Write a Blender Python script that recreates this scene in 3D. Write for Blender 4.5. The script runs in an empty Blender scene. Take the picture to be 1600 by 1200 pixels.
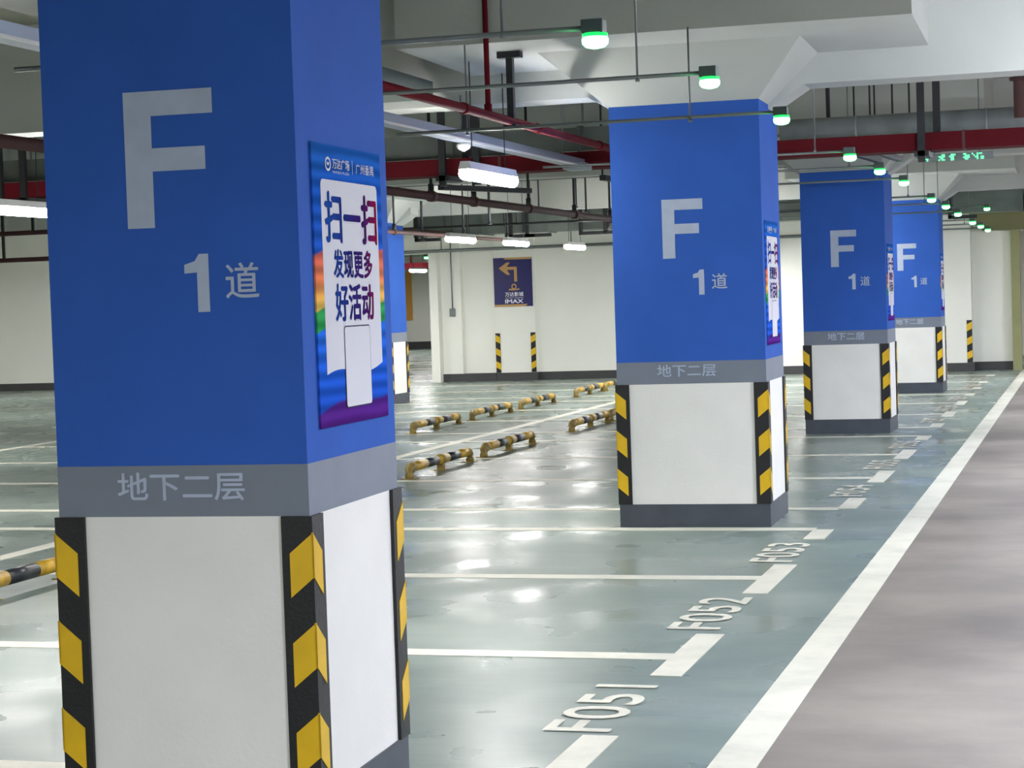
import bpy, math, random
from mathutils import Matrix, Vector
random.seed(7)
sc = bpy.context.scene
C = sc.collection
# ---------------------------------------------------------------- camera, world, exposure
cam = bpy.data.cameras.new('camera'); cam.sensor_width = 36.0; cam.lens = 3100 / 1600 * 36
cam.clip_start = 0.05; cam.clip_end = 300
co = bpy.data.objects.new('camera', cam); C.objects.link(co); sc.camera = co
Rv = Vector((0.9592350551, 0.2806257916, -0.0334256511)); Uv = Vector((0.0202398211, 0.0497554041, 0.9985563326)); Fv = Vector((-0.2818837681, 0.9585267679, -0.0420473120))
co.matrix_world = Matrix(((Rv.x, Uv.x, -Fv.x, 0), (Rv.y, Uv.y, -Fv.y, 0), (Rv.z, Uv.z, -Fv.z, 1.6134579776), (0, 0, 0, 1)))
w = bpy.data.worlds.new('world'); sc.world = w; w.use_nodes = True
w.node_tree.nodes['Background'].inputs[0].default_value = (0.8, 0.9, 1, 1)
w.node_tree.nodes['Background'].inputs[1].default_value = 0.02
sc.view_settings.view_transform = 'Standard'; sc.view_settings.look = 'None'
sc.view_settings.gamma = 1; sc.view_settings.use_curve_mapping = False
sc.view_settings.exposure = 1.84
TUBE = 46.0          # strength of the fluorescent diffusers
TUBE_AISLE = 106.0

# ---------------------------------------------------------------- materials
def s2l(c):
    return tuple(((x / 255) / 12.92 if x / 255 <= 0.04045 else ((x / 255 + 0.055) / 1.055) ** 2.4) for x in c)
def mat(name, rgb, rough=0.6, metal=0.0, var=0.0, scale=4.0, spec=0.5, bump=0.0, bscale=60.0, emit=None, strength=0.0):
    m = bpy.data.materials.new(name); m.use_nodes = True
    nt = m.node_tree; b = nt.nodes['Principled BSDF']
    c = s2l(rgb) + (1,)
    b.inputs['Base Color'].default_value = c
    b.inputs['Roughness'].default_value = rough; b.inputs['Metallic'].default_value = metal
    b.inputs['Specular IOR Level'].default_value = spec
    tc = nt.nodes.new('ShaderNodeTexCoord')
    if var:
        n = nt.nodes.new('ShaderNodeTexNoise'); n.inputs['Scale'].default_value = scale; n.inputs['Detail'].default_value = 5
        r = nt.nodes.new('ShaderNodeMapRange'); r.inputs['From Min'].default_value = .3; r.inputs['From Max'].default_value = .7
        r.inputs['To Min'].default_value = 1 - var; r.inputs['To Max'].default_value = 1 + var
        mx = nt.nodes.new('ShaderNodeVectorMath'); mx.operation = 'SCALE'; mx.inputs[0].default_value = c[:3]
        nt.links.new(tc.outputs['Object'], n.inputs['Vector']); nt.links.new(n.outputs['Fac'], r.inputs['Value'])
        nt.links.new(r.outputs[0], mx.inputs['Scale']); nt.links.new(mx.outputs[0], b.inputs['Base Color'])
    if bump:
        n2 = nt.nodes.new('ShaderNodeTexNoise'); n2.inputs['Scale'].default_value = bscale; n2.inputs['Detail'].default_value = 4
        bp = nt.nodes.new('ShaderNodeBump'); bp.inputs['Strength'].default_value = bump; bp.inputs['Distance'].default_value = .01
        nt.links.new(tc.outputs['Object'], n2.inputs['Vector']); nt.links.new(n2.outputs['Fac'], bp.inputs['Height'])
        nt.links.new(bp.outputs[0], b.inputs['Normal'])
    if emit:
        b.inputs['Emission Color'].default_value = s2l(emit) + (1,); b.inputs['Emission Strength'].default_value = strength
    return m
M = {}
M['blue'] = mat('blue_paint', (56, 99, 188), .8, var=.05, scale=3, spec=.1, bump=.12)
M['lettergrey'] = mat('pale_letter_paint', (178, 190, 212), .6, var=.06, scale=14)
M['bandgrey'] = mat('grey_band_paint', (122, 130, 144), .6, var=.05, scale=5)
M['white'] = mat('white_pillar_paint', (242, 241, 236), .8, var=.03, scale=3, bump=.1)
M['plinth'] = mat('dark_plinth_paint', (70, 76, 86), .5, var=.12, scale=7)
M['rubber'] = mat('black_rubber', (24, 25, 28), .5, var=.1, scale=12, bump=.2, bscale=90)
M['yellow'] = mat('yellow_reflective', (232, 188, 22), .4, var=.07, scale=9)
M['conc'] = mat('painted_concrete', (190, 193, 187), .8, var=.05, scale=1.2, bump=.15, bscale=30)
M['slab'] = mat('slab_concrete', (128, 130, 118), .85, var=.06, scale=.8, bump=.15, bscale=30)
M['wall'] = mat('white_wall_paint', (245, 245, 237), .75, var=.05, scale=.5, bump=.08, bscale=20)
M['base'] = mat('dark_skirting', (66, 66, 68), .6, var=.12, scale=3)
M['galv'] = mat('galvanised_steel', (150, 158, 160), .45, .15, var=.18, scale=5, bump=.15, bscale=8)
M['galv_dull'] = mat('dull_galvanised_duct', (104, 112, 106), .55, .45, var=.15, scale=3)
M['red'] = mat('red_tray_paint', (92, 18, 27), .75, var=.12, scale=3, spec=.15)
M['redpipe'] = mat('red_pipe_paint', (104, 22, 32), .75, var=.12, scale=4, spec=.1)
M['brown'] = mat('rusty_red_pipe', (74, 44, 42), .7, var=.15, scale=4)
M['dark'] = mat('dark_steel', (44, 46, 48), .5, .3, var=.12, scale=6)
M['conduit'] = mat('grey_conduit', (120, 126, 126), .4, .5)
M['alu'] = mat('blue_grey_aluminium', (150, 160, 178), .35, .6)
M['whiteplastic'] = mat('white_plastic', (225, 225, 222), .4)
M['lampbox'] = mat('dark_green_grey_box', (70, 84, 80), .5)
M['green'] = mat('green_lamp_glass', (150, 255, 190), .3, emit=(120, 255, 165), strength=2.1)
M['greenrim'] = mat('green_lamp_rim', (60, 220, 110), .3, emit=(10, 225, 80), strength=.5)
M['led'] = mat('green_led', (120, 255, 170), .3, emit=(90, 255, 160), strength=.5)
M['tube'] = mat('tube_diffuser', (255, 255, 255), .4, emit=(255, 253, 250), strength=TUBE)
M['tube_aisle'] = mat('aisle_tube_diffuser', (255, 255, 255), .4, emit=(236, 240, 255), strength=TUBE_AISLE)
M['olive'] = mat('olive_paint', (150, 150, 104), .6, var=.06, scale=3)
M['olivedark'] = mat('khaki_header_paint', (124, 120, 84), .7, var=.08, scale=3)
M['navy'] = mat('navy_print', (28, 26, 98), .4)
M['gold'] = mat('gold_print', (196, 152, 92), .4)
M['signwhite'] = mat('white_print', (235, 236, 245), .4)
M['orange'] = mat('orange_paint', (226, 164, 72), .6)
M['stopyellow'] = mat('scuffed_yellow_steel', (206, 164, 52), .32, .1, var=.22, scale=14)
M['stopblack'] = mat('black_steel_stripe', (46, 48, 54), .32, .1, var=.15, scale=9)
M['stopfoot'] = mat('dirty_yellow_steel', (146, 124, 62), .45, .1, var=.3, scale=16)
M['bracketred'] = mat('red_brown_bracket', (84, 46, 44), .6)

def paint_mat():
    m = mat('white_road_paint', (226, 228, 220), .45)
    nt = m.node_tree; b = nt.nodes['Principled BSDF']
    tc = nt.nodes.new('ShaderNodeTexCoord')
    n = nt.nodes.new('ShaderNodeTexNoise'); n.inputs['Scale'].default_value = 2.3; n.inputs['Detail'].default_value = 8; n.inputs['Roughness'].default_value = .7
    cr = nt.nodes.new('ShaderNodeValToRGB'); e = cr.color_ramp.elements
    e[0].position = .32; e[0].color = s2l((200, 199, 184)) + (1,); e[1].position = .56; e[1].color = s2l((222, 220, 204)) + (1,)
    nt.links.new(tc.outputs['Object'], n.inputs['Vector']); nt.links.new(n.outputs['Fac'], cr.inputs['Fac']); nt.links.new(cr.outputs[0], b.inputs['Base Color'])
    return m
M['paint'] = paint_mat()

def floor_mat(name, c1, c2, c3, rough0, rough1, sx, bump, polish=1.0):
    m = bpy.data.materials.new(name); m.use_nodes = True
    nt = m.node_tree; b = nt.nodes['Principled BSDF']; L = nt.links.new
    tc = nt.nodes.new('ShaderNodeTexCoord')
    mp = nt.nodes.new('ShaderNodeMapping'); mp.inputs['Scale'].default_value = (sx, 1, 1)
    L(tc.outputs['Object'], mp.inputs['Vector'])
    n = nt.nodes.new('ShaderNodeTexNoise'); n.inputs['Scale'].default_value = .9; n.inputs['Detail'].default_value = 8; n.inputs['Roughness'].default_value = .62
    L(mp.outputs[0], n.inputs['Vector'])
    cr = nt.nodes.new('ShaderNodeValToRGB'); e = cr.color_ramp.elements
    e[0].position = .30; e[0].color = s2l(c1) + (1,); e[1].position = .72; e[1].color = s2l(c3) + (1,)
    k = cr.color_ramp.elements.new(.5); k.color = s2l(c2) + (1,)
    L(n.outputs['Fac'], cr.inputs['Fac'])
    # broad worn patches
    n3 = nt.nodes.new('ShaderNodeTexNoise'); n3.inputs['Scale'].default_value = .28; n3.inputs['Detail'].default_value = 3
    L(tc.outputs['Object'], n3.inputs['Vector'])
    r3 = nt.nodes.new('ShaderNodeMapRange'); r3.inputs['From Min'].default_value = .3; r3.inputs['From Max'].default_value = .7; r3.inputs['To Min'].default_value = .9; r3.inputs['To Max'].default_value = 1.1
    L(n3.outputs['Fac'], r3.inputs['Value'])
    vm = nt.nodes.new('ShaderNodeVectorMath'); vm.operation = 'SCALE'; L(cr.outputs[0], vm.inputs[0]); L(r3.outputs[0], vm.inputs['Scale'])
    L(vm.outputs[0], b.inputs['Base Color'])
    r = nt.nodes.new('ShaderNodeMapRange'); r.inputs['From Min'].default_value = .3; r.inputs['From Max'].default_value = .7; r.inputs['To Min'].default_value = rough0; r.inputs['To Max'].default_value = rough1
    L(n.outputs['Fac'], r.inputs['Value'])
    # polished patches between scuffed ones
    mpp = nt.nodes.new('ShaderNodeMapping'); mpp.inputs['Scale'].default_value = (1.1, .9, 1); L(tc.outputs['Object'], mpp.inputs['Vector'])
    np_ = nt.nodes.new('ShaderNodeTexNoise'); np_.inputs['Scale'].default_value = 1.3; np_.inputs['Detail'].default_value = 1.5; L(mpp.outputs[0], np_.inputs['Vector'])
    rp_ = nt.nodes.new('ShaderNodeMapRange'); rp_.inputs['From Min'].default_value = .40; rp_.inputs['From Max'].default_value = .80; rp_.inputs['To Min'].default_value = 1.0; rp_.inputs['To Max'].default_value = polish
    L(np_.outputs['Fac'], rp_.inputs['Value'])
    mm_ = nt.nodes.new('ShaderNodeMath'); mm_.operation = 'MULTIPLY'; L(r.outputs[0], mm_.inputs[0]); L(rp_.outputs[0], mm_.inputs[1]); L(mm_.outputs[0], b.inputs['Roughness'])
    mp2 = nt.nodes.new('ShaderNodeMapping'); mp2.inputs['Scale'].default_value = (.8, 3.0, 1); L(tc.outputs['Object'], mp2.inputs['Vector'])
    n2 = nt.nodes.new('ShaderNodeTexNoise'); n2.inputs['Scale'].default_value = 1.6; n2.inputs['Detail'].default_value = 2
    L(mp2.outputs[0], n2.inputs['Vector'])
    bp = nt.nodes.new('ShaderNodeBump'); bp.inputs['Strength'].default_value = 1; bp.inputs['Distance'].default_value = bump
    L(n2.outputs['Fac'], bp.inputs['Height']); L(bp.outputs[0], b.inputs['Normal'])
    b.inputs['Specular IOR Level'].default_value = .16
    return m
M['floor'] = floor_mat('green_grey_epoxy_floor', (108, 123, 117), (124, 138, 131), (146, 157, 148), .32, .42, .5, .003, .34)
M['aisle'] = floor_mat('worn_grey_aisle_floor', (108, 102, 97), (128, 121, 115), (146, 139, 130), .6, .8, .8, .002)

# ---------------------------------------------------------------- mesh helpers
class MB:
    def __init__(s): s.v = []; s.f = []; s.mi = []; s.sm = []
    def poly(s, pts, m=0, smooth=False):
        n = len(s.v); s.v += [tuple(p) for p in pts]; s.f.append(tuple(range(n, n + len(pts)))); s.mi.append(m); s.sm.append(smooth)
    def box(s, x0, x1, y0, y1, z0, z1, m=0):
        n = len(s.v); s.v += [(x, y, z) for z in (z0, z1) for y in (y0, y1) for x in (x0, x1)]
        for q in ((0, 2, 3, 1), (4, 5, 7, 6), (0, 1, 5, 4), (2, 6, 7, 3), (0, 4, 6, 2), (1, 3, 7, 5)):
            s.f.append(tuple(n + i for i in q)); s.mi.append(m); s.sm.append(False)
    def loft(s, rings, m=0, cap=True, smooth=False):
        n = len(s.v); k = len(rings[0])
        for r in rings: s.v += [tuple(p) for p in r]
        for i in range(len(rings) - 1):
            for j in range(k):
                a = n + i * k + j; b2 = n + i * k + (j + 1) % k
                s.f.append((a, b2, b2 + k, a + k)); s.mi.append(m); s.sm.append(smooth)
        if cap:
            s.f.append(tuple(n + j for j in reversed(range(k)))); s.mi.append(m); s.sm.append(False)
            s.f.append(tuple(n + (len(rings) - 1) * k + j for j in range(k))); s.mi.append(m); s.sm.append(False)
    def tube(s, pts, r, m=0, k=12, smooth=True):
        pts = [Vector(p) for p in pts]; rings = []
        rr = r if isinstance(r, (list, tuple)) else [r] * len(pts)
        for i, p in enumerate(pts):
            d = (pts[min(i + 1, len(pts) - 1)] - pts[max(i - 1, 0)]).normalized()
            up = Vector((0, 0, 1)) if abs(d.z) < .9 else Vector((1, 0, 0))
            a = d.cross(up).normalized(); b = a.cross(d)
            rings.append([p + (a * math.cos(t) + b * math.sin(t)) * rr[i] for t in [2 * math.pi * j / k for j in range(k)]])
        s.loft(rings, m, True, smooth)
    def prism(s, prof, axis, a0, a1, m=0):   # prof: list of 2D points, extruded along axis
        def P(u, v, a): return (a, u, v) if axis == 'x' else ((u, a, v) if axis == 'y' else (u, v, a))
        s.loft([[P(u, v, a0) for u, v in prof], [P(u, v, a1) for u, v in prof]], m)
    def build(s, name, mats, parent=None, bevel=0):
        me = bpy.data.meshes.new(name); me.from_pydata(s.v, [], s.f)
        if not isinstance(mats, (list, tuple)): mats = [mats]
        for mm in mats: me.materials.append(mm)
        for i, p in enumerate(me.polygons): p.material_index = s.mi[i]; p.use_smooth = s.sm[i]
        import bmesh
        b = bmesh.new(); b.from_mesh(me); bmesh.ops.recalc_face_normals(b, faces=b.faces); b.to_mesh(me); b.free()
        o = bpy.data.objects.new(name, me); C.objects.link(o)
        if parent: o.parent = parent
        if bevel:
            bv = o.modifiers.new('bevel', 'BEVEL'); bv.width = bevel; bv.segments = 2; bv.limit_method = 'ANGLE'
        return o
def tag(o, label=None, cat=None, group=None, kind=None):
    if label: o['label'] = label
    if cat: o['category'] = cat
    if group: o['group'] = group
    if kind: o['kind'] = kind
    return o
def empty(name, loc=(0, 0, 0), rz=0):
    o = bpy.data.objects.new(name, None); o.empty_display_size = .2; C.objects.link(o); o.location = loc; o.rotation_euler = (0, 0, rz); return o
def struct(name, mb, m, parent=None, bevel=0):
    o = mb.build(name, m, parent, bevel)
    if not parent: o['kind'] = 'structure'
    return o
def copy_tree(o, parent=None):
    c = o.copy(); C.objects.link(c); c.parent = parent
    for ch in list(o.children): copy_tree(ch, c)
    return c

_tcache = {}
def glyphs(text, bold=0.0):
    key = (text, bold)
    if key in _tcache: return _tcache[key]
    cu = bpy.data.curves.new('t', 'FONT'); cu.body = text; cu.offset = bold; cu.resolution_u = 4; cu.fill_mode = 'FRONT'
    ob = bpy.data.objects.new('t', cu); C.objects.link(ob)
    dg = bpy.context.evaluated_depsgraph_get(); dg.update()
    me = bpy.data.meshes.new_from_object(ob.evaluated_get(dg))
    vs = [tuple(v.co) for v in me.vertices]; fs = [tuple(p.vertices) for p in me.polygons]
    bpy.data.objects.remove(ob); bpy.data.curves.remove(cu); bpy.data.meshes.remove(me)
    x0 = min(v[0] for v in vs); x1 = max(v[0] for v in vs); y0 = min(v[1] for v in vs); y1 = max(v[1] for v in vs)
    vs = [((v[0] - x0) / (x1 - x0), (v[1] - y0) / (y1 - y0)) for v in vs]
    _tcache[key] = (vs, fs); return vs, fs
def add_text(mb, text, P, m=0, bold=0.0):
    """P(u,v) maps the unit square of the text to 3D"""
    vs, fs = glyphs(text, 0.0); k = len(text); d = bold
    p0 = Vector(P(0, 0)); nr = (Vector(P(1, 0)) - p0).cross(Vector(P(0, 1)) - p0).normalized()
    for i, (du, dv) in enumerate(((0, 0),) if not bold else ((-d / k, 0), (d / k, 0), (0, d), (0, -d), (0, 0))):
        n = len(mb.v)
        mb.v += [tuple(Vector(P(u + du, v + dv)) + nr * (.0003 * i)) for u, v in vs]
        for f in fs: mb.f.append(tuple(n + i for i in f)); mb.mi.append(m); mb.sm.append(False)

# ---------------------------------------------------------------- room shell
SLAB = 3.9
XL, XR_, YB, YF = -24.0, 7.0, -6.0, 38.5
b = MB(); b.box(XL - 6, -1.21, YB, 70, -.3, 0)
floor = struct('floor', b, M['floor'])
b = MB(); b.box(-1.21, XR_, YB, 70, -.3, 0); o = b.build('aisle_surface', M['aisle'], floor); o['label'] = 'worn warm grey driving aisle surface'
b = MB(); b.box(XL - 6, XR_, YB, 70, SLAB, SLAB + .3)
ceil = struct('ceiling', b, M['slab'])
# walls
b = MB(); b.box(-12.75, -11.62, YF, YF + .3, 0, SLAB); b.box(-10.78, -3.15, YF, YF + .3, 0, SLAB)
b.box(-11.62, -10.78, YF, YF + .3, 0, SLAB); b.box(-3.15, -2.0, YF, YF + .3, 0, SLAB); b.box(-2.0, -1.42, YF, YF + .3, 0, SLAB)
b.box(-1.42, -.2, YF, YF + .3, 2.6, SLAB); b.box(-.2, XR_, YF, YF + .3, 0, SLAB)
b.box(-17.5, -12.75, YF, YF + .3, 2.62, SLAB); b.box(XL, -17.5, YF, YF + .3, 0, SLAB)
wallb = struct('wall_back', b, M['wall'])
b = MB(); b.box(-12.9, -12.72, YF - .35, YF + .5, 0, SLAB); b.build('opening_jamb', M['wall'], wallb)
b = MB(); b.box(-12.72, -12.3, YF - .14, YF, 0, SLAB); b.box(-11.6, -10.76, YF - .12, YF, 0, SLAB); b.box(-3.15, -2.19, YF - .35, YF, 0, SLAB)
b.build('wall_pilaster', M['wall'], wallb)
b = MB(); b.box(XL - .3, XL, YB, YF, 0, SLAB); struct('wall_left', b, M['wall'])
b = MB(); b.box(XR_, XR_ + .3, YB, YF, 0, SLAB); struct('wall_right', b, M['wall'])
b = MB(); b.box(XL, XR_, YB - .3, YB, 0, SLAB); struct('wall_front', b, M['wall'])
# lobby beyond the opening
b = MB(); b.box(-28, -12.75, 67, 67.3, 0, SLAB); struct('wall_passage_end', b, M['wall'])
b = MB(); b.box(-28.3, -28, YF, 67.3, 0, SLAB); struct('wall_passage_left', b, M['wall'])
b = MB(); b.box(-12.75, -12.45, YF + .5, 67.3, 0, SLAB); struct('wall_passage_right', b, M['wall'])
b = MB(); b.box(-8, 3, 46, 46.3, 0, SLAB); b.box(-4, -3.8, YF + .3, 46, 0, SLAB); b.box(2.6, 2.8, YF + .3, 46, 0, SLAB); struct('wall_ramp', b, M['wall'])
# skirting
b = MB(); b.box(-12.72, -11.6, YF - .17, YF, 0, .16); b.box(-11.63, -10.73, YF - .15, YF, 0, .16); b.box(-10.73, -3.15, YF - .03, YF, 0, .16)
b.box(-3.18, -2.16, YF - .38, YF, 0, .16); b.box(-2.16, -1.46, YF - .03, YF, 0, .16); b.box(XL, -17.5, YF - .03, YF, 0, .16)
struct('baseboard_back', b, M['base'])
b = MB(); b.box(-28, -12.75, 66.96, 67, .0, .26); struct('baseboard_passage', b, M['base'])
# olive fire door frame on the right
b = MB(); b.box(-1.46, -1.30, YF - .3, YF + .02, 0, 2.62); b.build('portal_post', M['olive'], wallb)
b = MB(); b.prism([(-1.95, 2.62), (XR_, 2.62), (XR_, 3.1), (-2.18, 3.1), (-2.18, 2.85)], 'y', YF - .6, YF - .01); b.build('portal_header', M['olivedark'], wallb)

# ---------------------------------------------------------------- floor paint
def line(x0, x1, y0, y1, name='stall_line', m='paint', h=.0025):
    b = MB(); b.box(x0, x1, y0, y1, .0002, h); return b.build(name, M[m], floor)
LINEY = [8.63, 11.08, 13.38, 14.64, 17.03, 19.42, 21.82, 23.15, 25.5, 27.9, 30.15, 31.5, 33.9, 36.4]
for y in [-2.2, .3, 2.7, 5.0, 6.27] + LINEY:
    line(-7.0, -1.83, y - .075, y + .075)
    line(-12.72, -7.14, y - .075, y + .075)
line(-7.14, -7.0, -4, YF, 'row_divider_line', h=.003)
line(-12.86, -12.72, -4, 36.5, 'aisle_edge_line')
o = line(-1.295, -1.13, -4, YF - .1, 'aisle_edge_line'); o['label'] = 'long cream line between green bays and grey aisle'
for y0, y1 in ((-2.7, -1.7), (3.4, 4.6), (5.9, 7.03), (8.18, 9.22), (10.5, 11.62), (12.83, 13.35), (14.64, 15.36), (16.63, 17.66), (18.9, 19.94), (21.25, 21.81), (23.1, 23.75), (24.95, 25.98), (27.35, 28.3), (29.65, 30.2), (31.5, 32.1), (33.4, 33.98), (35.9, 36.5)):
    line(-1.84, -1.705, y0, y1, 'bay_dash', h=.004)
def bay_number(txt, y0, y1):
    b = MB()
    # letter tops point to -X, reading along +Y
    add_text(b, txt, lambda u, v: (-1.757 - .255 * v, y0 + (y1 - y0) * u, .0032), bold=.022)
    o = b.build('bay_number', M['paint'], floor); o['label'] = 'painted bay number %s beside the aisle' % txt
for t, y0, y1 in (('F051', 7.09, 7.97), ('F052', 9.35, 10.35), ('F053', 11.74, 12.62), ('F054', 15.5, 16.4), ('F055', 17.85, 18.75), ('F056', 20.15, 21.05), ('F057', 23.9, 24.75), ('F058', 26.15, 27.1), ('F059', 28.5, 29.4), ('F060', 32.3, 33.1), ('F061', 34.5, 35.5)):
    bay_number(t, y0, y1)

# ---------------------------------------------------------------- ceiling beams
for i, y in enumerate((5.9, 14.0, 22.8, 31.1)):
    b = MB(); b.box(XL, XR_, y, y + .38, 3.06, SLAB - .001)
    struct('trim_%d' % (i + 1), b, M['conc'])

# ---------------------------------------------------------------- pillars
ZB, ZG, ZT, ZP = .16, .998, 1.152, 2.93
def guard_mesh(sx, sy, hx, hy):
    """L shaped rubber guard on the corner (sx*hx, sy*hy)"""
    b = MB(); L = .086; t = .012; X = hx; Y = hy
    def q(x, y): return (sx * x, sy * y)
    prof = [q(X + t, Y + t), q(X - L, Y + t), q(X - L, Y - .002), q(X - .002, Y - .002), q(X - .002, Y - L), q(X + t, Y - L)]
    b.prism(prof, 'z', ZB, ZG)
    e = .0022; ln = .073; per = .268
    for k in range(4):
        zt = ZG - .048 - k * per; h = .132; dz = .062
        for face in 'xy':
            pts = []
            for d, z in ((-e if face == 'y' else -e, zt), (ln, zt - dz), (ln, zt - dz - h), (-e, zt - h)):
                z = max(z, ZB + .004)
                pts.append((d, z))
            if pts[1][1] <= ZB + .01: continue
            def P(d, z, off):
                if face == 'y': x, y = q(X + t - d, Y + t + off)
                else: x, y = q(X + t + off, Y + t - d)
                return (x, y, z)
            b.loft([[P(d, z, -.003) for d, z in pts], [P(d, z, e) for d, z in pts]], 1)
    return b
def capital_mesh(hx, hy):
    b = MB()
    r0 = [(-hx, -hy, ZP), (hx, -hy, ZP), (hx, hy, ZP), (-hx, hy, ZP)]
    ex, ey = .36, .55
    r1 = [(-hx - ex, -hy - ey, 3.272), (hx + ex, -hy - ey, 3.272), (hx + ex, hy + ey, 3.272), (-hx - ex, hy + ey, 3.272)]
    b.loft([r0, r1], 0)
    return b
def F_poly(x0, z0):
    W_, H_ = .286, .407
    return [(x0, z0), (x0 + .088, z0), (x0 + .088, z0 + .168), (x0 + .258, z0 + .168), (x0 + .258, z0 + .237), (x0 + .088, z0 + .237), (x0 + .088, z0 + H_ - .074), (x0 + W_, z0 + H_ - .074), (x0 + W_, z0 + H_), (x0, z0 + H_)]
def make_pillar(name, fr, W, D, rot, label, letters, far=False, panel=True):
    c, s = math.cos(rot), math.sin(rot); hx, hy = W / 2, D / 2
    cx = fr[0] + (-hx) * c - hy * s; cy = fr[1] + (-hx) * s + hy * c
    root = empty(name, (cx, cy, 0), rot); tag(root, label, 'pillar', 'blue and white parking pillars')
    b = MB(); b.box(-hx, hx, -hy, hy, ZT, ZP); b.build('blue_shaft', M['blue'], root)
    b = MB(); b.box(-hx - .001, hx + .001, -hy - .001, hy + .001, ZG, ZT); b.build('grey_band', M['bandgrey'], root)
    b = MB(); b.box(-hx, hx, -hy, hy, ZB - .01, ZG); b.build('white_lower_shaft', M['white'], root)
    b = MB(); b.box(-hx - .006, hx + .006, -hy - .006, hy + .006, .0, ZB); b.build('plinth', M['plinth'], root)
    for sx in (-1, 1):
        for sy in (-1, 1): guard_mesh(sx, sy, hx, hy).build('corner_guard', [M['rubber'], M['yellow']], root)
    cp = capital_mesh(hx, hy).build('capital', M['conc'], root)
    b = MB()
    for sx in (-1, 1):
        b.prism([(sx * (hx - .02), 2.90), (sx * hx, 2.90), (sx * (hx + .27), 3.07), (sx * (hx + .27), 3.2), (sx * (hx - .02), 3.2)], 'y', .02, .42)
    b.build('beam_haunch', M['conc'], root)
    b = MB(); b.box(-1.66, 1.64, -1.66, 1.66, 3.27, SLAB); b.build('drop_panel', M['conc'], root)
    if letters:
        fx, dx, ox = letters       # left edge of the F, of the small sign and of the level text (relative to the front right corner)
        y = -hy - .0015
        b = MB(); b.poly([(hx + px, y, pz) for px, pz in F_poly(fx, 1.866)]); b.build('letter_f', M['lettergrey'], root)
        b = MB(); x1 = hx + dx
        b.poly([(x1 - .038, y, 1.61), (x1, y, 1.61), (x1, y, 1.783), (x1 - .030, y, 1.783), (x1 - .044, y, 1.762), (x1 - .078, y, 1.752), (x1 - .078, y, 1.726), (x1 - .038, y, 1.728)])
        b.build('numeral_one', M['lettergrey'], root)
        b = MB(); add_text(b, '道', lambda u, v: (x1 + .053 + .105 * u, y, 1.648 + .104 * v), bold=.010); b.build('aisle_character', M['lettergrey'], root)
        b = MB(); add_text(b, '地下二层', lambda u, v: (hx + ox + .41 * u, y - .001, 1.047 + .084 * v), bold=.014); b.build('level_text', M['lettergrey'], root)
    return root, hx, hy
PIL = [((-2.234, 5.430), .810, .845, 1.771, 'nearest blue pillar with a big pale F, filling the left of the photo', (-.543, -.288, -.611)),
       ((-2.160, 13.519), 1.045, .903, 1.039, 'blue and white pillar second from the camera, with the flared white capital fully in view', (-.692, -.408, -.756)),
       ((-2.200, 22.316), .930, .830, -.538, 'third blue pillar along the aisle, standing clear behind the green lamps', (-.603, -.335, -.663)),
       ((-2.216, 30.630), .928, .859, .053, 'farthest lettered blue pillar, partly hidden behind the third one', (-.627, -.345, -.672))]

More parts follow.
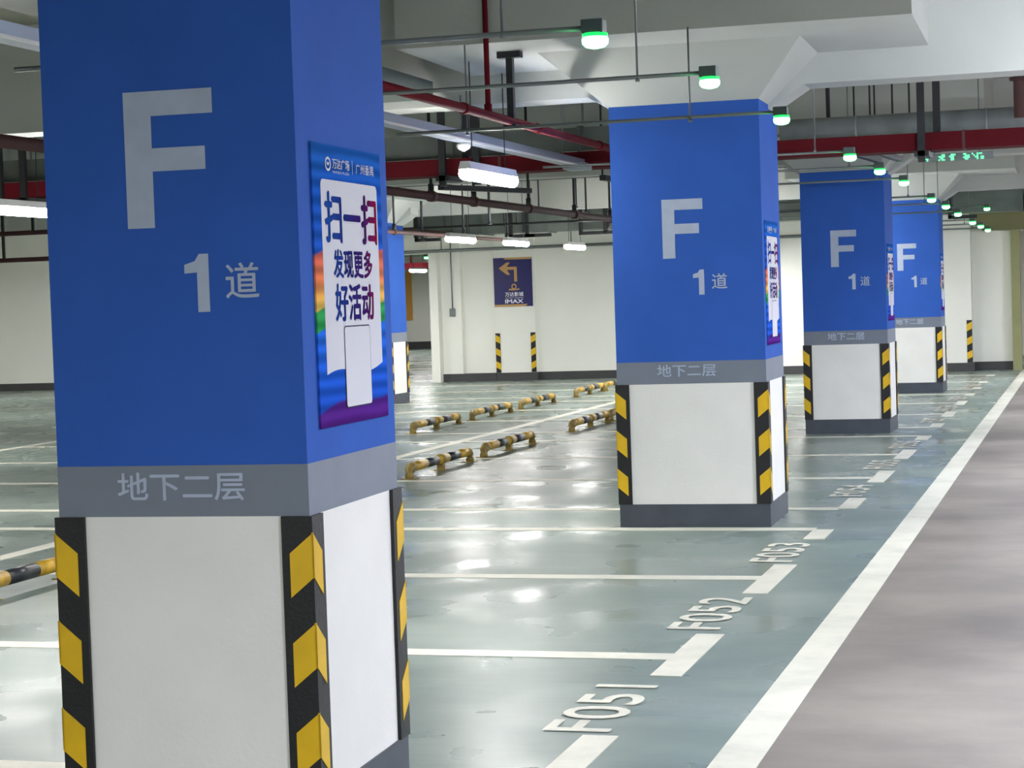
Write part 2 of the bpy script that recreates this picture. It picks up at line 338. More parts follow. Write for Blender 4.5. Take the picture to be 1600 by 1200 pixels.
def poster_mats():
    m = bpy.data.materials.new('poster_print'); m.use_nodes = True; nt = m.node_tree; L = nt.links.new; b = nt.nodes['Principled BSDF']
    b.inputs['Roughness'].default_value = .9; b.inputs['Specular IOR Level'].default_value = .0
    uv = nt.nodes.new('ShaderNodeTexCoord'); sep = nt.nodes.new('ShaderNodeSeparateXYZ'); L(uv.outputs['UV'], sep.inputs[0])
    # wavy bands: v plus a sine of u
    sn = nt.nodes.new('ShaderNodeMath'); sn.operation = 'MULTIPLY'; sn.inputs[1].default_value = 5.2; L(sep.outputs[0], sn.inputs[0])
    s2 = nt.nodes.new('ShaderNodeMath'); s2.operation = 'SINE'; L(sn.outputs[0], s2.inputs[0])
    s3 = nt.nodes.new('ShaderNodeMath'); s3.operation = 'MULTIPLY'; s3.inputs[1].default_value = -.02; L(s2.outputs[0], s3.inputs[0])
    sl = nt.nodes.new('ShaderNodeMath'); sl.operation = 'MULTIPLY'; sl.inputs[1].default_value = -.05; L(sep.outputs[0], sl.inputs[0])
    a = nt.nodes.new('ShaderNodeMath'); L(sep.outputs[1], a.inputs[0]); L(s3.outputs[0], a.inputs[1])
    a2 = nt.nodes.new('ShaderNodeMath'); L(a.outputs[0], a2.inputs[0]); L(sl.outputs[0], a2.inputs[1])
    cr = nt.nodes.new('ShaderNodeValToRGB'); r = cr.color_ramp
    stops = [(0, (84, 40, 128)), (.045, (84, 44, 132)), (.055, (38, 84, 190)), (.2, (40, 96, 206)), (.33, (44, 108, 212)), (.335, (48, 150, 84)), (.405, (58, 158, 88)), (.41, (228, 190, 96)), (.45, (232, 178, 90)), (.50, (226, 130, 84)), (.60, (214, 104, 88)), (.61, (40, 92, 190)), (.82, (36, 90, 186)), (1, (42, 100, 178))]
    while len(r.elements) < len(stops): r.elements.new(.5)
    for e, (p, c) in zip(r.elements, stops): e.position = p; e.color = s2l(c) + (1,)
    L(a2.outputs[0], cr.inputs['Fac'])
    wv = nt.nodes.new('ShaderNodeTexWave'); wv.inputs['Scale'].default_value = 1.6; wv.inputs['Distortion'].default_value = 3.5; wv.bands_direction = 'Y'; wv.inputs['Detail Scale'].default_value = .8
    mp = nt.nodes.new('ShaderNodeMapping'); mp.inputs['Scale'].default_value = (.8, 3.2, 1); L(uv.outputs['UV'], mp.inputs['Vector']); L(mp.outputs[0], wv.inputs['Vector'])
    mr = nt.nodes.new('ShaderNodeMapRange'); mr.inputs['To Min'].default_value = .82; mr.inputs['To Max'].default_value = 1.35; L(wv.outputs['Fac'], mr.inputs['Value'])
    vm = nt.nodes.new('ShaderNodeVectorMath'); vm.operation = 'SCALE'; L(cr.outputs[0], vm.inputs[0]); L(mr.outputs[0], vm.inputs['Scale']); L(vm.outputs[0], b.inputs['Base Color'])
    g = bpy.data.materials.new('gradient_headline_print'); g.use_nodes = True; nt = g.node_tree; b = nt.nodes['Principled BSDF']; b.inputs['Roughness'].default_value = .9; b.inputs['Specular IOR Level'].default_value = 0
    uv = nt.nodes.new('ShaderNodeTexCoord'); sep = nt.nodes.new('ShaderNodeSeparateXYZ'); nt.links.new(uv.outputs['UV'], sep.inputs[0])
    cr = nt.nodes.new('ShaderNodeValToRGB'); r = cr.color_ramp
    st = [(.1, (40, 88, 176)), (.45, (44, 50, 128)), (.7, (70, 34, 104)), (.92, (150, 30, 66))]
    while len(r.elements) < 4: r.elements.new(.5)
    for e, (p, c) in zip(r.elements, st): e.position = p; e.color = s2l(c) + (1,)
    nt.links.new(sep.outputs[0], cr.inputs['Fac']); nt.links.new(cr.outputs[0], b.inputs['Base Color'])
    return m, g
M['poster'], M['grad'] = poster_mats()
M['card'] = mat('white_card_print', (226, 226, 234), .9, spec=0.0)
M['cardline'] = mat('grey_outline_print', (70, 74, 96), .9, spec=0.0)
PW, PH = .648, .862
def rrect(x0, x1, z0, z1, r, n=5):
    pts = []
    for cx, cz, a0 in ((x1 - r, z0 + r, -90), (x1 - r, z1 - r, 0), (x0 + r, z1 - r, 90), (x0 + r, z0 + r, 180)):
        for i in range(n + 1):
            a = math.radians(a0 + 90 * i / n); pts.append((cx + r * math.cos(a), cz + r * math.sin(a)))
    return pts
def make_poster(pillar_root, hx, hy, y0, label):
    """poster on the aisle side: local u runs along the pillar side (+Y), v up; its own root sits at the lower near corner"""
    root = empty('poster'); root.matrix_world = Matrix.Translation(pillar_root.location) @ Matrix.Rotation(pillar_root.rotation_euler.z, 4, 'Z') @ Matrix.Translation((hx + .001, -hy + y0, 1.247))
    tag(root, label, 'poster', 'rainbow posters on the pillars')
    def lay(off, name, polys=None, mats=None, texts=(), uvm=False, ngon=False):
        b = MB()
        for p, m in (polys or []): b.poly([(off, u, v) for u, v in p], m)
        for t, u0, u1, v0, v1, bold in texts:
            add_text(b, t, lambda u, v, u0=u0, u1=u1, v0=v0, v1=v1: (off, u0 + (u1 - u0) * u, v0 + (v1 - v0) * v), bold=bold)
        o = b.build(name, mats, root)
        me = o.data; ul = me.uv_layers.new(name='UVMap')
        for lp in me.loops:
            cc = me.vertices[lp.vertex_index].co; ul.data[lp.index].uv = (cc.y / PW, cc.z / PH)
        return o
    b = MB(); b.box(0, .006, 0, PW, 0, PH); o = b.build('board', M['poster'], root)
    ul = o.data.uv_layers.new(name='UVMap')
    for lp in o.data.loops:
        cc = o.data.vertices[lp.vertex_index].co; ul.data[lp.index].uv = (cc.y / PW, cc.z / PH)
    # white card with a wavy lower edge
    top = [q for q in rrect(.068, .602, .16, .754, .02)][6:18]
    wave = [(.068 + .534 * i / 16, .15 + .03 * (i / 16) + .016 * math.sin(i / 16 * 5.6 + .6)) for i in range(17)]
    lay(.0068, 'white_card', [(top + wave, 0)], M['card'])
    lay(.0076, 'headline', texts=[('扫一扫', .098, .585, .565, .716, .026), ('发现更多', .16, .528, .455, .541, .03), ('好活动', .165, .528, .322, .434, .028)], mats=M['grad'])
    lay(.0078, 'blank_card', [(rrect(.232, .482, .048, .305, .014), 0), ], M['cardline'])
    lay(.0084, 'blank_card_face', [(rrect(.236, .478, .052, .301, .012), 0)], M['card'])
    ring = [((.140 + .026 * math.cos(a), .802 + .022 * math.sin(a)), (.140 + .019 * math.cos(a), .802 + .015 * math.sin(a))) for a in [2 * math.pi * i / 20 for i in range(21)]]
    lay(.0076, 'header_emblem', [([ring[i][0], ring[i + 1][0], ring[i + 1][1], ring[i][1]], 0) for i in range(20)] + [([(.127, .807), (.153, .807), (.147, .798), (.133, .798)], 0)],
        M['card'])
    lay(.0076, 'header_name', mats=M['card'], texts=[('万达广场', .178, .335, .79, .822, .01), ('WANDA PLAZA', .178, .335, .776, .784, .0)])
    lay(.0076, 'header_place', mats=M['card'], texts=[('广州番禺', .400, .575, .785, .818, .0)])
    lay(.0076, 'header_divider', [([(.365, .78), (.368, .78), (.368, .825), (.365, .825)], 0)], M['card'])
    return root
plabels = ['rainbow-edged poster with a white card on the nearest pillar, its headline readable', 'rainbow-edged poster on the aisle side of the second pillar, seen at a slant', 'thin-looking poster on the aisle side of the third pillar', 'edge-on poster on the aisle side of the farthest lettered pillar']
for i, (fr, W, D, rot, lab, let) in enumerate(PIL):
    r, hx, hy = make_pillar('pillar', fr, W, D, math.radians(rot), lab, let)
    make_poster(r, hx, hy, .112 if i == 0 else .09, plabels[i])
make_pillar('pillar', (-10.88, 30.15), .93, .8, 0, 'blue pillar of the far row, showing only between the nearest pillar and the passage opening', None)
make_pillar('pillar', (-10.88, 22.3), .93, .83, 0, 'blue pillar of the far row hidden behind the nearest pillar', None)
# guards on the wall pilasters
def wall_guard(x, y, sx, label):
    b = MB(); b.box(x - .05, x + .05, y - .012, y, .165, .96)
    for k in range(3):
        zt = .93 - k * .265
        s = sx
        b.loft([[(x - .048, y - .011, zt - (.05 if s > 0 else 0)), (x + .048, y - .011, zt - (0 if s > 0 else .05)), (x + .048, y - .011, zt - .13 - (0 if s > 0 else .05)), (x - .048, y - .011, zt - .13 - (.05 if s > 0 else 0))],
                [(x - .048, y - .014, zt - (.05 if s > 0 else 0)), (x + .048, y - .014, zt - (0 if s > 0 else .05)), (x + .048, y - .014, zt - .13 - (0 if s > 0 else .05)), (x - .048, y - .014, zt - .13 - (.05 if s > 0 else 0))]], 1)
    o = b.build('corner_guard', [M['rubber'], M['yellow']]); tag(o, label, 'corner guard', 'striped guards on the back wall')
wall_guard(-11.55, YF - .12, -1, 'black and yellow guard below the left edge of the navy wall sign')
wall_guard(-10.81, YF - .12, 1, 'black and yellow guard below the right edge of the navy wall sign')
wall_guard(-2.24, YF - .35, 1, 'black and yellow guard on the wall corner left of the olive door frame')

# ---------------------------------------------------------------- navy cinema sign
sg = empty('wall_sign', (-11.19, YF - .122, 1.49)); tag(sg, 'navy wall sign with a gold left-turn arrow and white lettering', 'sign')
def sgp(name, polys, m, d, texts=()):
    b = MB()
    for p in polys: b.poly([(x, -d, z) for x, z in p])
    for t, x0, x1, z0, z1, bo in texts: add_text(b, t, lambda u, v, x0=x0, x1=x1, z0=z0, z1=z1: (x0 + (x1 - x0) * u, -d, z0 + (z1 - z0) * v), bold=bo)
    return b.build(name, M[m], sg)
b = MB(); b.box(-.4, .4, -.02, 0, 0, .985); b.build('board', M['navy'], sg)
sgp('gold_arrow', [[(.03, .5), (.09, .5), (.09, .80), (-.12, .80), (-.05, .89), (-.12, .89), (-.29, .775), (-.12, .64), (-.05, .64), (-.12, .74), (.03, .74)]], 'gold', .022)
sgp('gold_edge', [[(-.15, .945), (.4, .945), (.4, .985), (-.19, .985)]], 'gold', .022)
sgp('gold_edge', [[(-.4, 0), (.24, 0), (.3, .045), (-.4, .045)]], 'gold', .022)
ring = [(math.cos(2 * math.pi * i / 16), math.sin(2 * math.pi * i / 16)) for i in range(17)]
sgp('gold_emblem', [[(.02 + .055 * ring[i][0], .40 + .06 * ring[i][1]), (.02 + .055 * ring[i + 1][0], .40 + .06 * ring[i + 1][1]), (.02 + .03 * ring[i + 1][0], .40 + .033 * ring[i + 1][1]), (.02 + .03 * ring[i][0], .40 + .033 * ring[i][1])] for i in range(16)] + [[(-.1, .33), (.0, .325), (.14, .335), (.12, .365), (.03, .345), (-.07, .365)]], 'gold', .022)
sgp('sign_text', [], 'signwhite', .022, [('万达影城', -.17, .21, .205, .29, .02), ('WANDA CINEMAS', -.17, .21, .165, .185, .0), ('IMAX', -.17, .20, .07, .145, .05)])

# ---------------------------------------------------------------- wheel stops
def make_stop(L=1.8):
    root = empty('wheel_stop'); r = .045; zc = .105
    cuts = [0, .20, .40, .60, .80, 1.0]; a = -L / 2 + .07; e = L / 2 - .07
    segs = [('stopyellow', .02, .24), ('stopblack', .24, .42), ('stopyellow', .42, .60), ('stopblack', .60, .79), ('stopyellow', .79, .98)]
    b = MB(); order = ['stopyellow', 'stopblack']
    for nme, s0, s1 in segs:
        b.tube([(0, -L / 2 + L * s0, zc), (0, -L / 2 + L * s1, zc)], r, order.index(nme), 16)
    b.build('rail', [M[x] for x in order], root)
    for y in (-L / 2 + .02, 0, L / 2 - .02):
        b = MB()
        if y == 0:
            b.box(-.03, .03, -.035, .035, .0, zc - .02); b.tube([(0, -.04, zc), (0, .04, zc)], r + .006, 0, 14); b.box(-.06, .06, -.05, .05, 0, .008)
        else:
            s = 1 if y > 0 else -1
            b.tube([(0, y - s * .06, zc), (0, y - s * .01, zc - .004), (0, y + s * .03, zc - .03), (0, y + s * .045, zc - .07), (0, y + s * .045, .0)], [r + .003, r + .003, r, r - .004, r - .006], 0, 14)
            b.box(-.07, .07, y - .04, y + .09 if s > 0 else y + .04, 0, .008) if s > 0 else b.box(-.07, .07, y - .09, y + .04, 0, .008)
        b.build('foot', M['stopfoot'], root)
    return root
st0 = make_stop()
stops = [(-6.08, 9.95, 'wheel stop cut off by the left edge of the photo'),
         (-6.08, 18.15, 'nearest wheel stop right of the nearest pillar, beside its grey band'),
         (-6.08, 20.48, 'wheel stop just beyond the nearest one, in the same near row'),
         (-6.08, 24.1, 'wheel stop ending behind the second pillar, in the near row'),
         (-6.08, 26.1, 'wheel stop almost hidden by the second pillar, in the near row'),
         (-8.13, 24.15, 'left wheel stop of the middle row of three'),
         (-8.13, 26.6, 'middle wheel stop of the row of three beyond the divider line'),
         (-8.13, 29.0, 'right wheel stop of the row of three beyond the divider line'),
         (-8.13, 32.25, 'wheel stop of the far group, nearest to the camera'),
         (-8.13, 34.3, 'wheel stop of the far group, partly behind the second pillar')]
for i, (x, y, l) in enumerate(stops):
    o = st0 if i == 0 else copy_tree(st0)
    o.location = (x, y, 0); tag(o, 'black and yellow steel ' + l, 'wheel stop', 'striped wheel stops')

# ---------------------------------------------------------------- fluorescent fittings
PCY = (5.85, 13.97, 22.73, 31.06)
def topz(x, y, r=1.66):
    return 3.27 if (-4.36 < x < -1.0 and any(abs(y - c) < r for c in PCY)) else SLAB
def make_light(m, top=SLAB, zz=2.49, hw=.075, fx=1.0, fz=1.0):
    root = empty('tube_light'); L = 1.16
    b = MB(); b.prism([(-hw, .03), (hw, .03), (.03, .085), (-.03, .085)], 'y', -L / 2, L / 2); b.build('housing', M['whiteplastic'], root)
    b = MB(); pts = []; rr = []
    for t in range(7): a = math.pi / 2 * t / 6; pts.append((0, -L / 2 - .0 + .045 * (1 - math.sin(a)), 0)); rr.append(max(.004, .045 * math.sin(a)) if t else .006)
    pts2 = [(0, -p[1], 0) for p in reversed(pts)]; b.tube(pts + pts2, rr + list(reversed(rr)), 0, 16); b.v = [(x * fx, y, z * fz + .045 * (1 - fz)) for x, y, z in b.v]; b.build('diffuser', m, root)
    for y in (-.4, .4):
        b = MB(); b.tube([(0, y, .085), (0, y, top - zz)], .004, 0, 6); b.build('suspension_rod', M['dark'], root)
    return root
tl0 = make_light(M['tube'], hw=.046)
vis = {(-4.1, 13.55): 'bright tube light hanging in front of the red tray, between the two nearest pillars',
       (-8.5, 26.6): 'leftmost of the three tube lights over the far bays',
       (-8.5, 29.4): 'middle one of the three tube lights over the far bays, above the navy sign',
       (-8.5, 33.0): 'rightmost of the three tube lights over the far bays',
       (-8.5, 14.55): 'tube light cut off by the left edge of the photo',
       (-4.1, 30.2): 'tube light peeking out right of the second pillar',
       (-17.2, 50.0): 'small-looking tube light seen through the passage opening'}
spots = list(vis) + [(-4.1, 8.6), (-4.1, .6), (-8.5, 8.0), (-8.5, 20.6), (-8.5, 2), (-12.9, 12), (-12.9, 20), (-12.9, 28), (-12.9, 35), (-18, 19.4), (-18, 28), (-18, 35.5), (-20, 60), (-4.1, 33.7), (-6.6, 33.5), (-4.1, -2.8), (-1.6, -1.6), (-18, 44), (-21, 52), (-22.5, 63), (-17, 57), (-22.3, 33.5), (-15, 35.3), (-6.0, 36.6), (.6, 42)]  # entries after vis are unseen, several added to brighten pillars, walls and passage
ORD = ['first', 'second', 'third', 'fourth', 'fifth', 'sixth', 'seventh', 'eighth', 'ninth', 'tenth', 'eleventh', 'twelfth', 'thirteenth', 'fourteenth', 'fifteenth', 'sixteenth', 'seventeenth', 'eighteenth', 'nineteenth', 'twentieth'] + ['twenty-' + o for o in ('first', 'second', 'third', 'fourth', 'fifth', 'sixth', 'seventh', 'eighth', 'ninth')]
ts0 = make_light(M['tube'], 3.27, hw=.046)
fl0 = make_light(M['tube'], SLAB, hw=.075, fx=1.5, fz=.35)  # unseen variant, flattened and hooded to throw its light downwards
used = set(); hid = 0
for i, (x, y) in enumerate(spots):
    src = (tl0 if (x, y) in vis else fl0) if topz(x, y, 2.0) == SLAB else ts0
    o = src if src.name not in used else copy_tree(src); used.add(src.name)
    o.location = (x, y, 2.49)
    l = vis.get((x, y))
    if not l: l = '%s added tube light, unseen and out of view' % ORD[hid]; hid += 1
    tag(o, l, 'tube light', 'tube lights over the bays')
al0 = make_light(M['tube_aisle'], hw=.03, fx=1.3, fz=.9)
al1 = make_light(M['tube_aisle'], hw=.075, fx=1.5, fz=.4)
for i, y in enumerate((2.4, 7.6, 12.2, 16.6, 20.0, 25.0, 29.0, 34.0)):
    o = (al0 if i == 2 else al1) if i in (0, 2) else copy_tree(al1)
    o.location = (.95, y, 2.49); o.rotation_euler.z = math.pi / 2; tag(o, 'cool white tube light above the driving aisle, %s from the front wall' % ORD[i], 'tube light', 'tube lights over the aisle')

# ---------------------------------------------------------------- green bay lamps on conduits
def make_bay_lamp(xl):
    root = empty('bay_lamp')
    b = MB(); b.box(-.047, .039, -.04, .04, .03, .085); b.build('junction_box', M['lampbox'], root, bevel=.004)
    b = MB(); b.tube([(0, 0, .032), (0, 0, .018)], .050, 0, 20)
    b.build('collar', M['greenrim'], root)
    b = MB(); rings = []
    b.tube([(0, 0, .02), (0, 0, .010), (0, 0, -.008), (0, 0, -.020), (0, 0, -.026)], [.046, .052, .050, .038, .014], 0, 24); b.build('lens', M['green'], root)
    b = MB(); b.tube([(-.05, 0, .055), (xl, 0, .055)], .011, 0, 10); b.build('conduit', M['conduit'], root)
    return root
lampy = [7.5, 9.9, 12.3, 15.9, 18.2, 20.6, 24.2, 26.6, 29.0, 32.6, 35.0, 37.4]
ll = ['nearest green bay lamp, largest and highest in the photo', 'second green bay lamp, above the top of the second pillar', 'third green bay lamp, overlapping the top right corner of the second pillar', 'fourth green bay lamp, right below the red tray and above the third pillar', 'fifth green bay lamp, overlapping the top right corner of the third pillar', 'sixth green bay lamp, just right of the third pillar', 'seventh green bay lamp, above the farthest lettered pillar', 'eighth green bay lamp, at the right top of the farthest lettered pillar', 'ninth green bay lamp from the camera, below the grey far duct', 'first of the last three green bay lamps closely strung by the far wall', 'second of the last three green bay lamps closely strung by the far wall', 'last and smallest green bay lamp of the string along the aisle']
zs = [2.600, 2.668, 2.667, 2.65, 2.66, 2.67, 2.637, 2.642, 2.62, 2.602, 2.605, 2.60]
bl0 = make_bay_lamp(-2.52)
for i, y in enumerate(lampy):
    o = bl0 if i == 0 else copy_tree(bl0)
    o.location = (-1.825, y, zs[i]); tag(o, ll[i], 'lamp', 'green bay lamps along the aisle')
o = copy_tree(bl0); o.location = (-1.657, 33.8, 2.857); tag(o, 'single green lamp hanging under the grey far duct, right of the string', 'lamp', 'green bay lamps along the aisle')
o = copy_tree(bl0); o.location = (-13.9, 41, 2.60); tag(o, 'green lamp seen through the passage opening on the left', 'lamp', 'green bay lamps along the aisle')
def rod(x, y, z0, z1, label, r=.006, m='conduit', name='hanger_rod', grp='thin hanger rods'):
    b = MB(); b.tube([(x, y, z0), (x, y, z1)], r, 0, 8); b.tube([(x, y, z0), (x, y, z0 + .02)], r * 2, 0, 8)
    o = b.build(name, M[m]); tag(o, label, 'rod', grp); return o
rod(-2.198, 7.5, 2.64, SLAB, 'thin rod holding the conduit of the nearest green lamp')
rod(-2.195, 9.9, 2.70, SLAB, 'thin rod holding the conduit of the second green lamp')
rod(-3.86, 12.3, 2.69, 3.9, 'left thin rod holding the conduit of the third green lamp')
rod(-2.393, 12.28, 2.69, 3.28, 'right thin rod dropping in front of the second pillar')
rod(-4.5, 12.3, 3.1, 3.9, 'thin rod near the side of the nearest pillar')

for i in range(3, 12):
    rod(-2.1, lampy[i], zs[i] + .06, topz(-2.1, lampy[i]), 'thin rod holding the %s green lamp of the string' % ORD[i])
rod(-1.95, 33.8, 2.925, SLAB, 'thin rod holding the single green lamp by the far duct')
rod(-14.2, 41, 2.67, SLAB, 'thin rod holding the green lamp in the passage')
# ---------------------------------------------------------------- overhead services
def single(name, mb, m, label, cat, group=None, bevel=0):
    return tag(mb.build(name, m, None, bevel), label, cat, group)
# red cable tray across the whole hall
tr = empty('cable_tray', (-6, 17.0, 2.745)); tag(tr, 'dark red cable tray running across the hall between the second and third pillars', 'cable tray')
b = MB(); b.box(XL + 6.3, XR_ + 5.7, -.16, .16, 0, .145); b.build('tray_body', M['red'], tr)
b = MB()
for i in range(14): b.box(-15 + i * 2 - .012, -15 + i * 2 + .012, -.165, .165, -.004, .15)
b.build('joint_plate', M['bracketred'], tr)
for x, dbl in ((-1.34, 1), (-5.52, 1), (-5.2, 0), (-9.7, 1), (-9.95, 0)):
    b = MB(); b.box(x + 6 - .03, x + 6 + .03, -.21, -.165, -.10, SLAB - 2.745); b.box(x + 6 - .06, x + 6 + .06, -.21, .2, -.05, -.005)
    if dbl: b.box(x + 6 + .07, x + 6 + .13, .18, .24, .0, SLAB - 2.745)
    b.build('hanger', M['dark'], tr)
# round duct on the right, boxy one on the left
b = MB(); b.tube([(-2.6, 17.45, 3.015), (XR_, 17.45, 3.015)], .098, 0, 24)
for i in range(8): b.tube([(-1.95 + i * 1.1, 17.45, 3.015), (-1.93 + i * 1.1, 17.45, 3.015)], .103, 0, 24)
single('round_duct', b, M['galv'], 'round galvanised pipe above the red tray, right of the second pillar', 'duct')
b = MB(); b.box(XL, -2.95, 17.3, 17.7, 2.93, 3.14)
for i in range(10): b.box(-14 + i * 1.2, -13.97 + i * 1.2, 17.28, 17.72, 2.915, 3.155)
single('box_duct', b, M['galv_dull'], 'flat grey-green duct above the red tray, left of the second pillar', 'duct')
# duct running away on the left
b = MB(); b.box(-5.0, -4.6, 6.6, 13.85, 3.10, 3.23); single('box_duct', b, M['galv_dull'], 'short grey duct ending near the nearest pillar, above the slanting red pipe', 'duct')
# big far duct
b = MB(); b.box(-11.9, -1.1, 34.5, 35.1, 2.84, 3.2)
for x in (-11.9, -10.6, -9.4, -8.2, -7, -5.8, -4.6, -3.4, -2.25, -1.12): b.box(x - .02, x + .02, 34.47, 35.13, 2.82, 3.22)
fd = single('box_duct', b, M['galv_dull'], 'long boxy grey duct near the back wall, above the far tube lights', 'duct')
for x in (-11.85, -10.05, -9.75, -8.75, -8.3, -2.3):
    b = MB(); b.box(x - .03, x + .03, 34.40, 34.46, 2.76, SLAB); b.box(x - .03, x + .45, 34.40, 34.46, 2.74, 2.80); b.build('hanger', M['dark'], fd)
# red sprinkler main with riser
rp = empty('sprinkler_pipe', (-3.70, 14, 2.807)); tag(rp, 'slanting bright red pipe above the aluminium track, between the two nearest pillars', 'pipe')
b = MB(); b.tube([(0, -9, 0), (0, 2.5, 0)], .029, 0, 14)
for y in (-2.3, -.6, 1.2): b.tube([(0, y, 0), (0, y + .06, 0)], .036, 0, 14)
b.build('pipe', M['redpipe'], rp)
b = MB(); b.tube([(0, -1.75, .0), (0, -1.75, SLAB - 2.807)], .018, 0, 12); b.tube([(0, -1.75, .0), (0, -1.75, .07)], .026, 0, 12); b.build('riser', M['redpipe'], rp)
b = MB(); b.box(-.022, .022, -1.24, -1.19, -.02, .43); b.box(-.08, .08, -1.25, -1.18, .42, .462); b.box(-.04, .04, -1.26, -1.16, -.04, -.02); b.build('hanger', M['dark'], rp)
# aluminium track with the small dome
tk = empty('light_track', (-4.25, 14, 2.745)); tag(tk, 'blue-grey aluminium track slanting below the red pipe, with a pale lower lip', 'track')
b = MB(); b.prism([(-.06, .0), (.06, .0), (.06, .065), (.045, .065), (.045, .012), (-.045, .012), (-.045, .065), (-.06, .065)], 'y', -10, 2.7); b.build('channel', M['alu'], tk)
b = MB(); b.box(.058, .068, -10, 2.7, -.006, .008); b.build('lip', M['whiteplastic'], tk)
b = MB(); b.box(-.09, .10, 2.5, 2.8, -.03, .03); b.build('end_box', M['galv'], tk, bevel=.01)
for y in (-8, -5, -.6, 2.2):
    b = MB(); b.tube([(0, y, .01), (0, y, (SLAB if y != -.6 else 3.06) - 2.735)], .005, 0, 6); b.build('hanger_rod', M['conduit'], tk)
dm = empty('smoke_detector', (-4.27, 13.5, 2.723)); tag(dm, 'small white round detector under the aluminium track', 'detector')
b = MB(); b.tube([(0, 0, .012), (0, 0, -.004), (0, 0, -.022), (0, 0, -.034)], [.045, .052, .042, .02], 0, 20); b.build('dome', M['whiteplastic'], dm)
b = MB(); b.tube([(0, 0, -.03), (0, 0, -.042)], .012, 0, 10); b.build('sensor', M['galv'], dm)
# lower brown pipes running away
def ypipe(x, z, y0, y1, r, label, rods):
    root = empty('service_pipe', (x, y0, z)); tag(root, label, 'pipe', 'brown pipes running towards the back wall')
    b = MB(); b.tube([(0, 0, 0), (0, y1 - y0, 0)], r, 0, 10)
    for y in rods: b.tube([(0, y - y0 - .05, 0), (0, y - y0 + .05, 0)], r + .014, 0, 10)
    b.build('pipe', M['brown'], root)
    for y in rods:
        b = MB(); b.tube([(0, y - y0, 0), (0, y - y0, SLAB - z)], .016, 0, 6); b.tube([(0, y - y0, 0), (0, y - y0, .12)], .03, 0, 6); b.build('hanger', M['dark'], root)
ypipe(-6.2, 2.66, 8, 34, .042, 'brown pipe running below the red tray, with dark hangers', (18.5, 19.9, 22.0, 24.1, 26, 29))
ypipe(-11.05, 2.84, 18, 34.2, .042, 'short brown pipe left, ending near the far-row pillar', (20, 25, 31))
ypipe(-9.7, 2.66, 18, 34.2, .03, 'thin brown pipe above the far bays', (21, 27.2, 30.5, 33))
# brackets under the tray: small dark arms
def arm(x, y, z, dx, dy, label):
    b = MB(); b.loft([[(x - .03, y, z), (x + .03, y, z), (x + .03, y, z + .05), (x - .03, y, z + .05)], [(x + dx - .03, y + dy, z), (x + dx + .03, y + dy, z), (x + dx + .03, y + dy, z + .05), (x + dx - .03, y + dy, z + .05)]])
    b.box(x - .008, x + .008, y - .008, y + .008, z, SLAB)
    single('bracket', b, M['dark'], label, 'bracket', 'dark brackets near the red tray')
arm(-5.9, 17.9, 2.68, .5, 1.3, 'dark bent bracket below the red tray, left of the bright tube light')
arm(-4.35, 18.0, 2.70, .1, 1.4, 'dark bent bracket below the red tray, right of the bright tube light')
arm(-2.12, 18.9, 2.86, .1, 1.2, 'dark bracket above the top of the third pillar')
arm(-1.9, 18.6, 2.85, .1, 1.3, 'dark bracket just right above the third pillar')
rk = empty('pipe_rack', (-15.5, 26.0, 2.45)); tag(rk, 'dark pipe rack with short uprights seen at the left edge of the photo', 'pipe rack')
b = MB(); b.tube([(-4, 0, .39), (2.2, 0, .39)], .035, 0, 10); b.build('upper_pipe', M['brown'], rk)
b = MB(); b.tube([(-4, 0, .0), (2.2, 0, .0)], .035, 0, 10); b.build('lower_pipe', M['brown'], rk)
for i in range(11):
    b = MB(); b.box(-3.4 + i * .5 - .02, -3.4 + i * .5 + .02, .03, .06, .0 if i % 2 else .38, SLAB - 2.45 if i % 3 == 0 else .75); b.build('upright', M['dark'], rk)
# thin cross pipes in the background
def xpipe(x0, x1, y, z, r, m, label):
    b = MB(); b.tube([(x0, y, z), (x1, y, z)], r, 0, 8)
    n = int((x1 - x0) // 1.3)
    for i in range(n): b.tube([(x0 + .6 + i * 1.3, y, z), (x0 + .6 + i * 1.3, y, SLAB)], .012, 0, 6)
    single('cross_pipe', b, M[m], label, 'pipe', 'thin pipes crossing the far bays')
xpipe(-15, -2.6, 25.6, 3.22, .018, 'dark', 'thin dark pipe with rods, crossing behind the bright tube light')
xpipe(-14, -2.6, 32.9, 2.93, .02, 'dark', 'thin dark pipe just in front of the long far duct')
xpipe(-14, -2.6, 36.6, 2.62, .03, 'conduit', 'grey pipe running along the top of the back wall')
xpipe(-13.5, -2.6, 20.3, 3.2, .016, 'conduit', 'thin grey pipe crossing above the red tray')
# dark rods around the far duct
for i, (x, y, z0) in enumerate(((-10.4, 30.5, 2.62), (-9.95, 31.5, 2.7), (-9.3, 31.5, 2.85), (-8.95, 29.5, 2.8), (-7.6, 27.5, 2.9), (-7.3, 28.5, 2.95), (-6.9, 24.5, 2.78), (-6.4, 25.5, 2.75), (-12.2, 31, 2.5), (-11.6, 29, 2.75))):
    rod(x, y, z0, SLAB, 'dark vertical rod over the far bays, %s of the ten built there' % ORD[i], .022 if i % 3 == 0 else .013, 'dark', grp='dark rods over the far bays')
for i, (x, y, z0) in enumerate(((-4.9, 22.4, 3.2), (-4.5, 22.1, 3.1), (-4.1, 22.2, 3.1), (-3.7, 22.2, 3.1), (-2.2, 17.6, 3.1), (-1.9, 18.2, 3.0), (-1.7, 18.2, 3.0), (-1.55, 18.2, 3.0))):
    rod(x, y, z0, SLAB, 'thin rod hanging near the second pillar, %s from the left' % ORD[i], .009 if i != 4 else .02, 'dark', grp='thin rods near the second pillar')
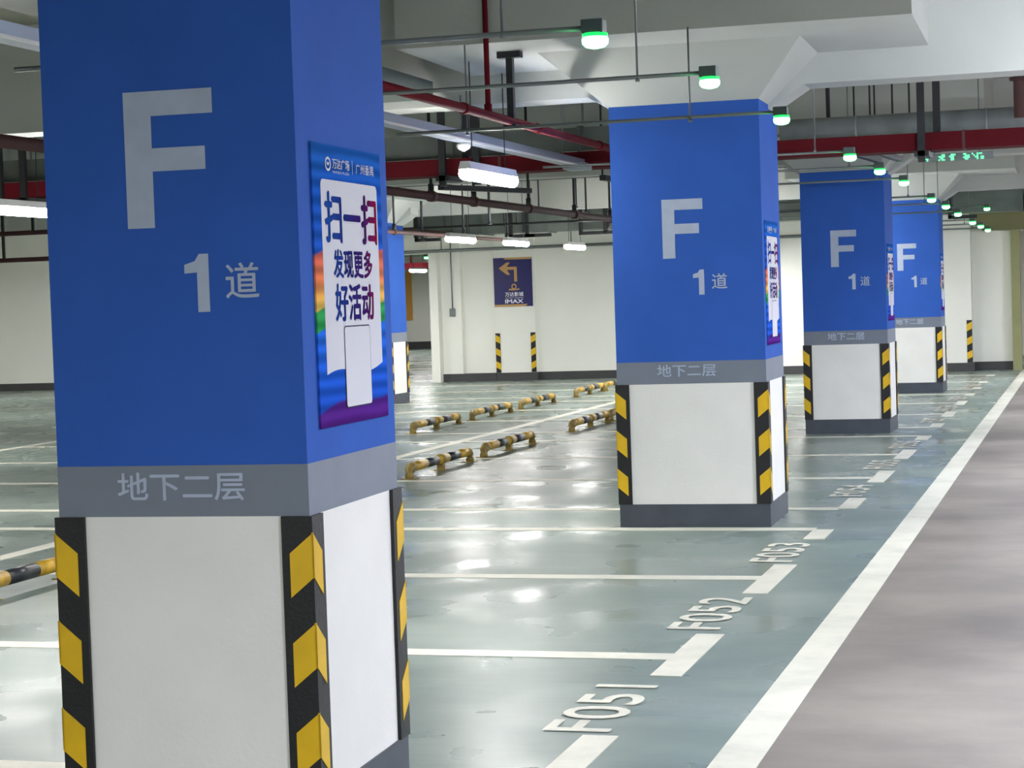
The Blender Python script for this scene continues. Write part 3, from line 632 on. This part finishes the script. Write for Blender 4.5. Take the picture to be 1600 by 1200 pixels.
# red flanged valve at the right edge
vv = empty('valve_pipe', (-.54, 16.6, 2.95)); tag(vv, 'red-brown flanged pipe cut off by the right edge of the photo', 'pipe')
b = MB(); b.tube([(0, 0, 0), (0, 0, .95)], .045, 0, 14); b.build('pipe', M['brown'], vv)
b = MB(); b.tube([(0, 0, .30), (0, 0, .325)], .075, 0, 16); b.tube([(0, 0, .36), (0, 0, .385)], .075, 0, 16); b.build('flange', M['brown'], vv)
# LED guidance strip
ld = empty('led_sign', (-1.16, 18.5, 2.735)); tag(ld, 'small green dotted display strip just under the red tray on the right', 'led sign')
b = MB(); b.box(-.3, .32, .0, .03, .012, .08); b.build('case', M['conduit'], ld)
b = MB()
pat = {0: ['.##.', '###.', '##..', '.#..'], 1: ['..##', '####', '.##.', '#.##'], 2: ['.###', '###.', '.##.', '.##.'], 3: ['##..', '.###', '####', '.##.'], 4: ['#..#', '.#.#', '..##', '...#'], 5: ['##..', '....', '.##.', '.##.']}
xs = [-.285, -.165, -.07, .055, .13, .195]
for k in pat:
    for r_, row in enumerate(pat[k]):
        for c_, ch in enumerate(row):
            if ch == '#': b.box(xs[k] + c_ * .015, xs[k] + c_ * .015 + .012, -.004, .001, .062 - r_ * .015, .074 - r_ * .015)
b.build('led_dots', M['led'], ld)
b = MB(); b.tube([(-.2, .02, .085), (-.2, .02, SLAB - 2.735)], .006, 0, 6); b.tube([(.2, .02, .085), (.2, .02, SLAB - 2.735)], .006, 0, 6); b.build('hanger_rod', M['conduit'], ld)
# back wall fittings
jb = empty('junction_box', (-12.48, YF - .141, 1.33)); tag(jb, 'small grey box on the back wall at the foot of a thin vertical conduit', 'junction box')
b = MB(); b.box(-.055, .055, -.06, 0, 0, .16); b.build('box', M['conduit'], jb, bevel=.008)
b = MB(); b.tube([(0, -.02, .16), (0, -.02, 1.6)], .012, 0, 8); b.build('conduit', M['conduit'], jb)
# passage details
b = MB(); b.box(-24.4, -23.3, 66.93, 66.99, 1.03, 2.75); single('orange_panel', b, M['orange'], 'orange strip panel on the passage wall, beside the far-row pillar', 'panel')
b = MB(); b.box(-18.6, -16.9, 51.0, 51.3, 2.55, 2.72); b.box(-17.8, -17.76, 51.1, 51.14, 2.7, SLAB); single('red_tray', b, M['red'], 'dark red tray seen through the passage opening', 'cable tray')
for i, (y0) in enumerate((41.5, 46, 51, 57)):
    line(-20, -13.2, y0, y0 + .35, 'passage_line')
